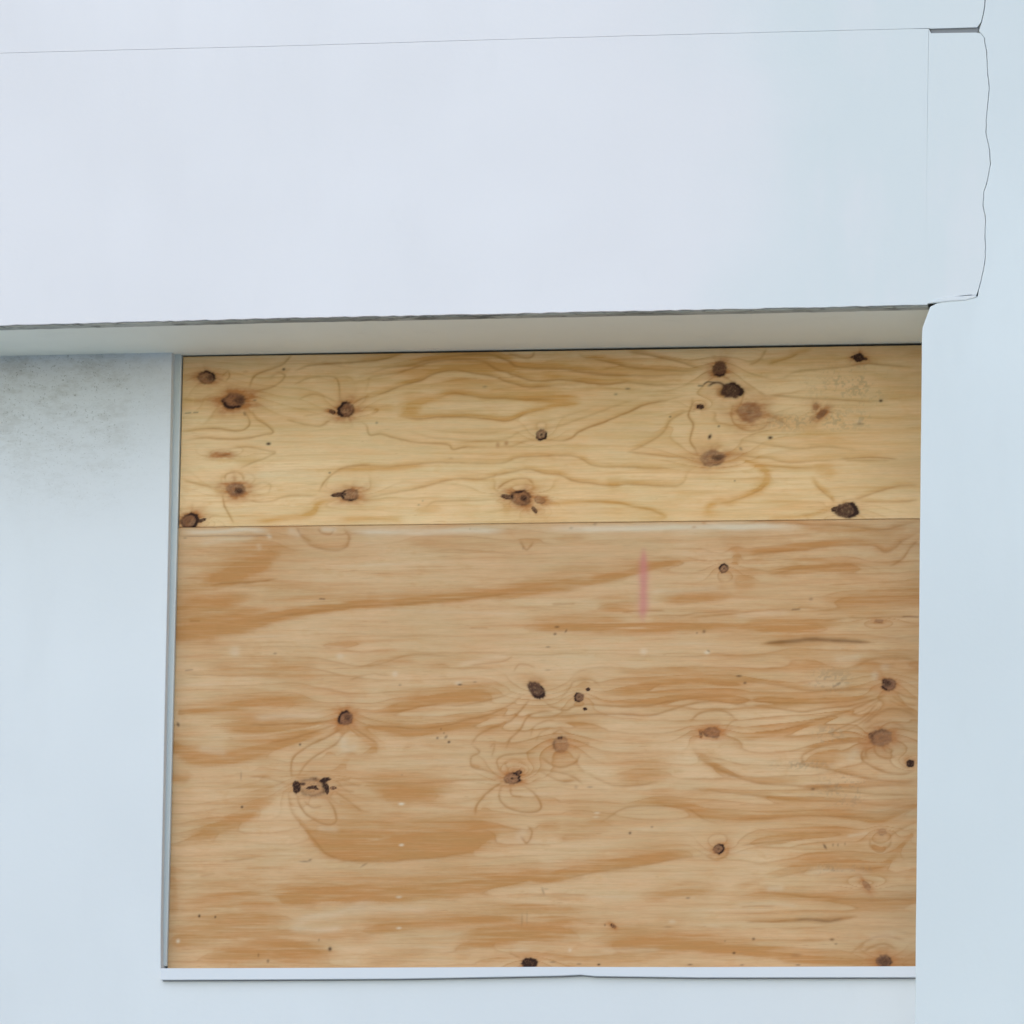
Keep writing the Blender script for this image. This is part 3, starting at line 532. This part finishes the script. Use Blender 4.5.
class Veneer:
    def __init__(s, x0, x1, z0, z1, step=.0025, seed=1):
        s.nx = int(round((x1-x0)/step))+1; s.nz = int(round((z1-z0)/step))+1
        s.xs = np.linspace(x0, x1, s.nx); s.zs = np.linspace(z0, z1, s.nz)
        s.X, s.Z = np.meshgrid(s.xs, s.zs)          # [z, x]
        sh = s.X.shape; s.seed = seed
        s.O = np.zeros(sh); s.B = np.zeros(sh); s.D = np.zeros(sh); s.P = np.zeros(sh)
        s.RED = np.zeros(sh); s.DIRT = np.zeros(sh); s.HALO = np.zeros(sh); s.TAN = np.zeros(sh)
        s.band = np.zeros(sh)
        # wobble of the survey lines so nothing is ruler-smooth
        s.WX = s.X + .006*(fbm(s.X*28, s.Z*28, seed+20, 3)-.5)
        s.WZ = s.Z + .0055*(fbm(s.X*16, s.Z*34, seed+30, 3)-.5)
    def win(s, x, z, r):
        i0 = np.searchsorted(s.xs, x-r); i1 = np.searchsorted(s.xs, x+r)
        j0 = np.searchsorted(s.zs, z-r); j1 = np.searchsorted(s.zs, z+r)
        return slice(j0, j1), slice(i0, i1)
    def stroke(s, ch, inten, pts, w=1.4, taper=True, power=2, ypl=0.):
        Q = [(p[0], p[1], p[2] if len(p) > 2 else w) for p in pts]
        S = catmull(Q); n = len(S); A = getattr(s, ch)
        acc = np.concatenate([[0], np.cumsum(np.hypot(*np.diff(S[:, :2], axis=0).T))])
        M = np.zeros_like(A)
        for k, (x, y, ww) in enumerate(S):
            X, Z = at(x, y, ypl); ww = max(ww, .6)*PX
            if power == 4:
                d0, d1 = acc[k], acc[-1]-acc[k]; tl = min(42., acc[-1]*.38)
                if S[0][0] < 184: d0 = 1e3
                if S[-1][0] > 906: d1 = 1e3
                q = min(1., d0/tl, d1/tl); tp = q*q*(3-2*q)*.9+.1; ww *= .35+.65*min(1., q*1.6)
            else:
                t = k/max(1, n-1); tp = min(1, t*6+.15, (1-t)*6+.15) if taper else 1
            sl = s.win(X, Z, ww*(2.4 if power == 2 else 3.6))
            if s.X[sl].size == 0: continue
            r2 = ((s.WX[sl]-X)**2+(s.WZ[sl]-Z)**2)/ww**2
            if power == 2: v = tp*np.exp(-r2*1.1)
            else:
                rs2 = ((s.WX[sl]-X)**2+(s.WZ[sl]-Z-.7*ww)**2)/ww**2
                v = tp*np.maximum(1/(1+r2**2.0), .62*np.exp(-rs2*.30))
            M[sl] = np.maximum(M[sl], v)
        if power == 2: A[:] = 1-(1-A)*(1-np.clip(M*inten, 0, 1))
        else: A[:] = np.maximum(A, M*inten)
    def knot(s, x, y, rx, ry, rot=0, ring=.8, core=.8, tan=.8, halo=.6, cx=0, cy=0, cr=.45, ypl=0., fill=0, sd=0):
        X, Z = at(x, y, ypl); rx *= PX; ry *= PX
        sl = s.win(X, Z, max(rx, ry)*3.6)
        if s.X[sl].size == 0: return
        u = s.X[sl]-X; v = s.Z[sl]-Z; a = R(rot); ca, sa = math.cos(a), math.sin(a)
        U = (u*ca+v*sa)/rx; V = (-u*sa+v*ca)/ry
        th = np.arctan2(V, U); r = np.hypot(U, V)
        nn = fbm(np.cos(th)*1.7+x*.37+5, np.sin(th)*1.7+y*.23+5, 77, 3)-.5
        g = fbm(s.X[sl]*330, s.Z[sl]*330, 91, 3)
        r = r*(1+.42*nn+.18*(fbm(np.cos(th)*4+x, np.sin(th)*4+y, 78, 2)-.5))
        T = sstep(1.08, .82, r)
        s.TAN[sl] = np.maximum(s.TAN[sl], T*tan*(.78+.14*np.cos(r*11+5*nn)+.35*(g-.5)).clip(.15, 1))
        an = fbm(np.cos(th)*1.3+x*.11+9, np.sin(th)*1.3+9, 55, 2)
        t0 = (x*1.7+y*.9) % 6.283
        rg = np.exp(-((r-.86)/.19)**2)*ring*1.15*(.38+.70*sstep(-.4, .9, np.cos(th-t0)))*(.7+.5*g)*(.5+.8*sstep(.25, .6, an))
        rg2 = T*ring*.28*sstep(.42, .62, g)
        rc = np.hypot(U-cx, (V-cy))*(1+.9*nn+.5*(g-.5))
        cc = np.exp(-(rc/cr)**4)*core*(.55+.6*g)
        ff = T*fill*(.72+.45*sstep(.25, .6, g)).clip(0, 1)
        s.D[sl] = np.clip(np.maximum.reduce([s.D[sl], rg, rg2, cc, ff]), 0, .97)
        he = np.hypot(U*.80, V)*(1+.8*nn)
        g2 = fbm(s.X[sl]*45, s.Z[sl]*120, 93, 3)
        s.HALO[sl] = np.maximum(s.HALO[sl], np.clip(np.exp(-(np.clip(he-.8, 0, 9)/.80)**1.4)*halo*1.4*(.2+1.3*g2), 0, .9))
    def speck(s, x, y, rx, ry=None, a=.9, ch='D', rot=0):
        ry = ry or rx; X, Z = at(x, y); rx *= PX; ry *= PX
        sl = s.win(X, Z, max(rx, ry)*3)
        if s.X[sl].size == 0: return
        c_, s_ = math.cos(R(rot)), math.sin(R(rot)); u = s.X[sl]-X; v = s.Z[sl]-Z
        U = (u*c_+v*s_)/rx; V = (-u*s_+v*c_)/ry
        A = getattr(s, ch); q = np.exp(-(U*U+V*V)**1.3)*a
        A[sl] = np.maximum(A[sl], q)
    def finish(s, knots, amp, period, self_amt=.5, dense=()):
        sd = s.seed
        # growth rings are the contour lines of one height field: the sheet's slope, the figure and a mound at every knot
        ph = s.Z/period + 2.4*fbm(s.X*1.3, s.Z*3.2, sd+40, 3) + .65*fbm(s.X*3.5, s.Z*12, sd+44, 3) + .12*fbm(s.X*22, s.Z*45, sd+46, 3)
        ph -= 1.5*np.clip(s.band, 0, 1)+.6*np.clip(s.O, 0, 1)
        near = np.zeros_like(ph)
        for (kx, ky, krx, kry) in knots:
            if krx < 4: continue
            X, Z = at(kx, ky); sx = krx*PX*3.4; sz = kry*PX*2.6
            u = (s.X-X)/sx; v = (s.Z-Z)/sz; q = u*u+v*v
            ph += 1.7*v*np.exp(-q*.8) + (2.0 if kx*7 % 3 > 1 else -2.0)*np.exp(-q*1.3)
            near = np.maximum(near, np.exp(-q*1.0)*min(1, krx/8))
        fr = ph-np.floor(ph)
        mod = fbm(s.X*3.1, s.Z*9, sd+50, 3); mod2 = fbm(s.X*2.2, s.Z*7, sd+52, 3)
        am = amp*sstep(.42, .70, mod)+.02+near*.20
        for (dx, dy, rx, ry, aa) in dense:
            X, Z = at(dx, dy); am = am + aa*np.exp(-(((s.X-X)/(rx*PX))**2+((s.Z-Z)/(ry*PX))**2))
        edge = np.exp(-((fr-.90)/.075)**2)
        late = np.where(fr < .90, (fr/.90)**2.2, np.clip((1-fr)/.10, 0, 1)**2)
        s.B = 1-(1-s.B)*(1-np.clip(edge*am*(.5+fbm(s.X*5, s.Z*30, sd+53, 3)), 0, 1))
        ringO = late*(.5*am/.3+.20*sstep(.45, .65, mod2))
        # broad figure: break the edges of the orange bands along the fibre
        fn = fbm(s.X*9, s.Z*120, sd+60, 4); f2 = fbm(s.X*22, s.Z*40, sd+70, 4); f3 = fbm(s.X*2.5, s.Z*9, sd+75, 3)
        f4 = fbm(s.X*7, s.Z*52, sd+64, 4)
        f5 = fbm(s.X*1.6, s.Z*6, sd+66, 3)
        depth = np.clip((s.zs[-1]-s.Z)/(s.zs[-1]-s.zs[0]), 0, 1)
        back = self_amt*(sstep(.42, .66, f5)*.5 + .45*sstep(.40, .62, f4)*sstep(.3, .6, f5) + .22*depth**2)
        s.band = np.clip(s.band*(.55+.75*sstep(.25, .60, f4+.25*s.band))+back*(1-.6*s.band), 0, 1)
        s.O = np.clip(s.O + s.band*.98 + ringO*.7, 0, 1)
        e = s.O*(.72+.5*fn) + (fn-.5)*.20*sstep(.05, .4, s.O) + (f2-.5)*.22*sstep(.03, .35, s.O)
        s.O = np.clip(e*(.72+.55*f3)+ .06*(fbm(s.X*5, s.Z*40, sd+80, 4)-.35), 0, 1)
        s.B = np.clip(s.B*(.55+.8*f2)*(.8+.4*fn), 0, 1)
        s.P = np.clip(s.P*(.55+1.1*fn), 0, 1)
    def build(s, name, mat, yf, th, seed):
        yy = yf + .0025*(fbm(s.X*1.2, s.Z*1.2, seed, 2)-.5)
        co = np.stack([s.X, yy, s.Z], -1).reshape(-1, 3)
        nx, nz = s.nx, s.nz; idx = np.arange(nx*nz).reshape(nz, nx)
        q = np.stack([idx[:-1, :-1], idx[:-1, 1:], idx[1:, 1:], idx[1:, :-1]], -1).reshape(-1, 4)
        loop = np.concatenate([idx[0, :], idx[1:, -1], idx[-1, -2::-1], idx[-2:0:-1, 0]])
        bk = co[loop].copy(); bk[:, 1] = yf+th; nb = len(loop); off = len(co)
        co = np.concatenate([co, bk]); i = np.arange(nb); j = (i+1) % nb
        sk = np.stack([loop[j], loop[i], off+i, off+j], -1)
        allq = np.concatenate([q, sk])
        me = bpy.data.meshes.new(name)
        me.vertices.add(len(co)); me.vertices.foreach_set('co', co.ravel())
        me.loops.add(allq.size+nb); me.polygons.add(len(allq)+1)
        me.loops.foreach_set('vertex_index', np.concatenate([allq.ravel(), (off+i)[::-1]]).astype(np.int32))
        st = np.concatenate([np.arange(len(allq))*4, [allq.size]]).astype(np.int32)
        me.polygons.foreach_set('loop_start', st)
        me.update(calc_edges=True); me.validate()
        for nm, chs in (('figure', (s.O, s.B, s.D, s.P)), ('marks', (s.RED, s.DIRT, s.HALO, s.TAN))):
            a = me.color_attributes.new(nm, 'FLOAT_COLOR', 'POINT')
            d = np.zeros((len(co), 4), np.float32)
            d[:off] = np.stack(chs, -1).reshape(-1, 4); d[off:] = d[loop]
            a.data.foreach_set('color', d.ravel())
        return link(name, me, mat)

# ------------------------------------------------------------------ the two plywood sheets
YB = -.55                         # face of the beam and the pier, proud of the window
YWL = -.05                       # face of the recessed wall
XR = at(915.5, 967)[0] + .55*math.tan(YAW)*.93      # sheets run on to the pier's inner face
XU = .0004; XL = .0012
ZT = at(183.5, 356.2, -.004)[1]-.0015; ZJ = at(550, 523)[1]; ZB = at(540, 968)[1] - .012
lo = Veneer(XL-.004, XR, ZB, ZJ-.0004, seed=3)
up = Veneer(XU, XR, ZJ+.0004, ZT, seed=11)

for (vn, strokes) in ((up, UP_STROKES), (lo, LO_STROKES)):
    for st in strokes:
        ch, inten, w, pts = st
        if ch == 'F' and abs(pts[-1][0]-pts[0][0]) < 75: inten *= .72
        if ch == 'F': vn.stroke('band', inten, pts, w, power=4)
        elif ch == 'O': vn.stroke('O', inten, pts, w)
        elif ch == 'L':
            vn.stroke('B', min(.9, inten*1.3), pts, w*.92); vn.stroke('O', inten*.5, [(p[0], p[1]-w) for p in pts], w*1.7)
        elif ch == 'E':                                  # latewood: crisp dark edge with orange bleeding off one side
            vn.stroke('B', inten, pts, w)
            vn.stroke('O', inten*.9, [(p[0], p[1]-w*1.5) for p in pts], w*2.0)
        elif ch == 'P': vn.stroke('P', inten*(1. if pts[0][1] < 540 and w <= 3.6 else .55), pts, w)
        elif ch == 'D': vn.stroke('D', inten, pts, w)
        elif ch == 'R': vn.stroke('RED', inten, pts, w)
for vn, kl in ((up, UP_KNOTS), (lo, LO_KNOTS)):
    for k in kl: vn.knot(*k[:5], **k[5])
for vn, sl in ((up, UP_SPECKS), (lo, LO_SPECKS)):
    for k in sl: vn.speck(*k)
up.finish([k[:4] for k in UP_KNOTS], .09, .036, .26, ((600, 375, 110, 20, .15), (720, 400, 60, 60, .10)))
lo.finish([k[:4] for k in LO_KNOTS], .15, .036, .30, ((860, 740, 110, 90, .22), (700, 700, 120, 30, .12), (530, 740, 50, 50, .12), (820, 880, 110, 50, .08)))
# grey-green mildew freckles at the right
for vn, boxes in ((up, ((860, 385, 46, 26), (800, 422, 40, 9), (845, 420, 50, 12))), (lo, ((848, 790, 30, 22), (845, 870, 42, 6), (833, 680, 26, 14), (800, 765, 30, 5), (830, 735, 18, 12)))):
    for (x, y, rx, ry) in boxes:
        X, Z = at(x, y); u = (vn.X-X)/(rx*PX); v = (vn.Z-Z)/(ry*PX)
        g = np.exp(-(u*u+v*v)**1.2)
        n = fbm(vn.X*170, vn.Z*170, 5, 3)*.6+.4*fbm(vn.X*30, vn.Z*40, 8, 2)
        vn.DIRT = np.maximum(vn.DIRT, g*(sstep(.48, .66, n)*.28+.05))
for vn in (up, lo):      # greyed, weathered end next to the pier
    X1 = at(925, 650)[0]; f = fbm(vn.X*4, vn.Z*22, 15, 4)
    vn.DIRT = np.maximum(vn.DIRT, np.clip((vn.X-(X1-.36))/.36, 0, 1)**1.3*(.10+.26*f))
# hairline checks along the fibre, all over
for vn, n_, sd in ((up, 160, 5), (lo, 520, 6)):
    rs = random.Random(sd)
    for i in range(n_):
        x = rs.uniform(vn.xs[0], vn.xs[-1]); z = rs.uniform(vn.zs[0], vn.zs[-1]); ln = rs.uniform(.01, .07); a = rs.uniform(.06, .26)
        j = np.searchsorted(vn.zs, z); i0 = np.searchsorted(vn.xs, x); i1 = np.searchsorted(vn.xs, x+ln)
        if j >= vn.nz-1 or i1-i0 < 3: continue
        t = np.linspace(0, 1, i1-i0); vn.B[j, i0:i1] = np.maximum(vn.B[j, i0:i1], a*np.sin(t*np.pi))

so = up.build('plywood_sheet', M_up, -.004, .016, 71)
tag(so, 'narrow upper plywood sheet, yellowish with dark knots, fixed under the concrete soffit', 'plywood sheet', 'plywood sheets boarding up the window')
so = lo.build('plywood_sheet', M_lo, 0., .015, 72)
tag(so, 'large lower plywood sheet, tan with orange grain bands and a faint red marker line', 'plywood sheet', 'plywood sheets boarding up the window')

# ------------------------------------------------------------------ the building
root = bpy.data.objects.new('concrete_building', None); C.objects.link(root)
tag(root, 'white painted concrete building front with deep beam, cracked pier and boarded window recess', 'building')
root.location = (0, 0, 0)
rs = random.Random(4)
XLF, XRF, ZTOP = -7.0, 6.5, Z0+4.2
def jline(pts, Y, jit=.0004, step=18):
    """survey polyline -> (X, Z) with slight unevenness"""
    out = []
    for (a, b) in zip(pts[:-1], pts[1:]):
        n = max(1, int(math.hypot(b[0]-a[0], b[1]-a[1])/step))
        for k in range(n):
            t = k/n; x, z = at(a[0]+(b[0]-a[0])*t, a[1]+(b[1]-a[1])*t, Y)
            out.append((x+rs.uniform(-jit, jit), z+rs.uniform(-jit, jit)))
    out.append(at(*pts[-1], Y)); return out
def shift(poly, dx, dz): return [(x+dx, z+dz) for x, z in poly]
TH = .012      # render coat
crack = [(985.5, -10), (984, 10), (981, 22), (977.5, 29), (984, 38), (986.5, 52), (987, 70), (989, 88), (987.5, 104), (986, 120), (986, 136), (989.5, 150), (990.5, 164), (987.5, 180), (983.5, 192), (983, 206), (985.5, 220), (985, 236), (985, 256), (983, 272), (980, 284), (976.5, 295)]
seamL = [(-20, 53.6), (120, 50), (300, 45.5), (480, 40), (640, 35.5), (800, 31.5), (929, 28.2)]
beamB = [(-20, 325.6), (120, 322), (290, 317.5), (430, 315), (560, 312.2), (700, 309.5), (820, 307), (927, 304.6)]
seam = jline(seamL, YB, .0003); bot = jline(beamB, YB, .0011, 6)
ck = jline(crack, YB, .0009, 4)
# upper coat
def extend_left(line, X):
    (x0, z0), (x1, z1) = line[0], line[8]; s_ = (z1-z0)/(x1-x0); return [(X, z0+s_*(X-x0))]+line
seam = extend_left(seam, XLF); bot = extend_left(bot, XLF)
i_slot = min(range(len(ck)), key=lambda i: abs(ck[i][1]-at(977.5, 29, YB)[1]))
slotL = at(930.5, 29.3, YB)
ztop_ck = ck[0]
def wl_(z): return .00025+.00055*(.5+.5*math.sin(z*61+math.sin(z*147)*1.7))*(.4+.6*(.5+.5*math.sin(z*17)))
b = MB()
hair = .00085
top_poly = [(XLF, ZTOP)] + shift(seam, 0, hair/2) + [(slotL[0]-.001, slotL[1]+.002), at(977, 27.2, YB)] + [(x-.0008, z) for x, z in reversed(ck[:i_slot])] + [(ztop_ck[0]-.0008, ZTOP)]
b.prism(top_poly, YB, YB+TH)
mainR = [at(927.5, 303.5, YB), at(926.6, 182, YB), at(927.4, 110, YB), at(928.6, 28.7, YB)]
main_poly = bot + mainR + list(reversed(shift(seam, 0, -hair/2)))[1:]
b.prism([p for p in main_poly], YB, YB+TH)
end_poly = [mainR[0]] + [at(934, 300.6, YB), at(944, 297.5, YB), at(958, 296.0, YB), at(970, 294.6, YB)] \
    + [(x-wl_(z), z) for x, z in reversed(ck[i_slot+1:])] + [at(976.5, 32.6, YB), at(931, 33.2, YB)] + [(mainR[3][0]+.0006, mainR[3][1]), (mainR[2][0]+.0005, mainR[2][1]), (mainR[1][0]+.0002, mainR[1][1])]
b.prism(end_poly, YB, YB+TH)
b.build('beam_render', M_beam, root)
# concrete core of the beam, underside carries the drip band and soffit
zc = at(550, 350.2, 0)[1]
b = MB(); cor = [(x, zc+.035) for x, z in bot]
xe = at(985, 150, YB)[0]
b.prism(cor + [(xe, at(975, 292, YB)[1]), (xe, ZTOP-.01), (XLF+.01, ZTOP-.01)], YB+TH+.001, .25)
b.build('beam', M_core, root)
b = MB(); dl = jline([(x, y+1.2) for x, y in beamB], YB, .0005, 9); dl = extend_left(dl, XLF)
b.prism([(x, z) for x, z in dl] + [(x, z+.012) for x, z in reversed(dl)], YB+TH+.001, YB+.056)
b.build('drip_edge', M_drip, root)
b = MB()      # sealant in the open joint
b.prism([at(930.4, 33.2, YB), at(977, 33, YB), at(978, 26.8, YB), at(930.6, 28.2, YB)], YB+.007, YB+TH+.03)
b.build('joint_sealant', M_seal_shadow, root)
# soffit: from the drip band back to the wall, a little above the sheets
ys0, ys1 = YB+.056, .0
zl0 = dl[0][1]; fr = [(x, YB+.0555, z+.003) for x, z in dl]
sv = []; sf = []
zs_back = lambda x: at(500, 350.2, 0)[1] + (x-at(500, 350.2, 0)[0])*(at(915, 343.6, 0)[1]-at(0, 358.0, 0)[1])/(at(915, 343.6, 0)[0]-at(0, 358.0, 0)[0])
for x, y, z in fr: sv += [(x, y, z), (x, .2, zs_back(x)+.002), (x, .2, zs_back(x)+.05), (x, y, z+.05)]
n = len(fr)
for i in range(n-1):
    a = 4*i
    sf += [(a, a+1, a+5, a+4), (a+3, a+7, a+6, a+2), (a, a+4, a+7, a+3)]
me = bpy.data.meshes.new('soffit'); me.from_pydata(sv, [], sf); me.update(); link('soffit', me, M_soffit, root)

# pier with the chipped corner
edge = [(914.6, 1040), (915.2, 985), (916.4, 860), (917.6, 740), (919, 610), (920.2, 480), (921.2, 390), (921.8, 334), (922.4, 327.5), (924.6, 321), (927.4, 313.6), (930.0, 306.6)]
pe = jline(edge, YB, .0003, 30)
sl_ = (pe[3][0]-pe[0][0])/(pe[3][1]-pe[0][1])
left = [(pe[0][0]-0*sl_, -.02)] + pe + [at(937, 303.0, YB), at(946, 300.6, YB), at(960, 298.8, YB), at(973, 297.6, YB), at(977.5, 296.5, YB)]
left += [(x+wl_(z+9), z) for x, z in reversed(ck[i_slot+1:-1])] + [at(978.5, 31, YB)] + [(x+.0008, z) for x, z in reversed(ck[:i_slot])] + [(ztop_ck[0]+.0008, ZTOP)]
b = MB(); b.prism(left + [(XRF, ZTOP), (XRF, -.02)], YB, YB+.18)
b.build('pier', M_col, root, bevel=.004, seg=3, ang=60)
b = MB(); xb_ = pe[0][0]+.012
b.box(xb_, XRF-.01, YB+.179, .25, -.02, at(922, 306, YB)[1]-.02).box(at(1000, 150, YB)[0], XRF-.01, YB+.179, .25, at(922, 306, YB)[1]-.02, ZTOP-.01)
b.build('pier_side', M_col, root)
# fallen plaster lip at the cracked joint
b = MB()
lip = [at(928, 303.5, YB), at(936, 299.2, YB), at(948, 296.6, YB), at(962, 296.2, YB), at(976, 295, YB), at(977, 297.2, YB), at(966, 300.4, YB), at(950, 301.4, YB), at(940, 302.6, YB)]
b.prism(lip, YB-.003, YB+.01)
b.build('plaster_lip', M_beam, root, bevel=.0028, seg=3, ang=20)

# recessed wall: left of the opening, below it
wc = [(158.5, 1040), (160.2, 968), (163.2, 800), (166.5, 640), (169.6, 480), (172.0, 350.5)]
we = jline(wc, YWL, .0003, 40)
ztw = at(172, 352.2, YWL)[1]+.02
zsl = at(162, 968, YWL)[1]
b = MB()
b.prism([(XLF, -.02), (xb_+.05, -.02), (xb_+.05, zsl-.004), (we[0][0]+.002, zsl-.004)] + [p for p in we if p[1] > zsl] + [(we[-1][0], ztw+.03), (XLF, ztw+.03)], YWL, .2)
b.build('recessed_wall', M_wall, root, bevel=.003, seg=3, ang=60)
# grey jamb (metal window frame) between wall return and sheets
b = MB()
zj = at(165, 966, -.012)[1]
b.prism([(-.05, ztw), (-.05, zj), (-.0020, zj), (-.0022, ztw)], -.014, .1)
wf = b.build('window_frame', M_jamb, root, bevel=.001)
b = MB(); b.box(XL-.06, xb_+.05, .03, .12, ZB-.05, ztw+.05)  # unseen dark box added behind the sheets to block light
b.build('dark_backing', M_dark, root)
# sill flashing
st = [(160.6, 968.2), (300, 967.8), (540, 966.8), (700, 967), (917, 966.2)]
sb_ = [(160.2, 979.8), (260, 979.4), (400, 978.6), (500, 976.8), (560, 975.6), (580, 974.6), (594, 976.0), (700, 977.4), (917, 977.2)]
YS = YWL-.022
tl = [at(*p, YS) for p in st]; bl = [at(*p, YS) for p in sb_]
tl.append((xb_+.03, tl[-1][1])); bl.append((xb_+.03, bl[-1][1]))
b = MB(); b.prism(bl+list(reversed(tl)), YS, .018)
b.build('window_sill', M_metal, root, bevel=.0012, seg=2)
b = MB(); b.prism(shift(bl, .004, -.0022)+list(reversed(shift(bl, .004, .006))), YWL-.006, YWL+.01)  # dark strip drawing the shadow and gap under the sill
b.build('sill_shadow_strip', M_seal_shadow, root)
# rest of the building mass
b = MB(); b.box(XLF+.03, XRF-.03, .26, 6, 0, ZTOP-.02)
b.build('rear_wall', M_wall, root)
b = MB(); b.box(XLF-.05, XRF+.05, YB-.05, 6.05, ZTOP-.0, ZTOP+.12)
b.build('roof', M_core, root)

# ------------------------------------------------------------------ ground
me = bpy.data.meshes.new('pavement'); S_ = 400
me.from_pydata([(-S_, -S_, 0), (S_, -S_, 0), (S_, S_, 0), (-S_, S_, 0)], [], [(0, 1, 2, 3)]); me.update()
tag(link('pavement', me, M_ground), kind='structure')

# ------------------------------------------------------------------ light
SUN_EL, SUN_AZ = R(25), R(-20)     # azimuth measured from the street-side normal, negative = to the left
w = bpy.data.worlds.new('World'); bpy.context.scene.world = w; w.use_nodes = True
nt = w.node_tree; sk = nt.nodes.new('ShaderNodeTexSky'); sk.sky_type = 'NISHITA'; sk.sun_disc = False
sk.sun_elevation = SUN_EL; sk.sun_rotation = math.pi + SUN_AZ*-1
sk.air_density = 1.0; sk.dust_density = 0.3; sk.ozone_density = 1.0
nt.links.new(sk.outputs[0], nt.nodes['Background'].inputs[0]); nt.nodes['Background'].inputs[1].default_value = .15
sd = bpy.data.lights.new('sun', 'SUN'); so = bpy.data.objects.new('sun', sd); C.objects.link(so)
sd.energy = 0.9; sd.angle = R(75); sd.color = (1.0, .97, .93)
dirv = mathutils.Vector((math.sin(SUN_AZ)*math.cos(SUN_EL), -math.cos(SUN_AZ)*math.cos(SUN_EL), math.sin(SUN_EL)))
so.rotation_euler = dirv.to_track_quat('Z', 'Y').to_euler(); so.location = (-8, -20, 20)
vs = bpy.context.scene.view_settings
vs.view_transform = 'Standard'; vs.look = 'None'; vs.gamma = 1; vs.use_curve_mapping = False; vs.exposure = 0.34
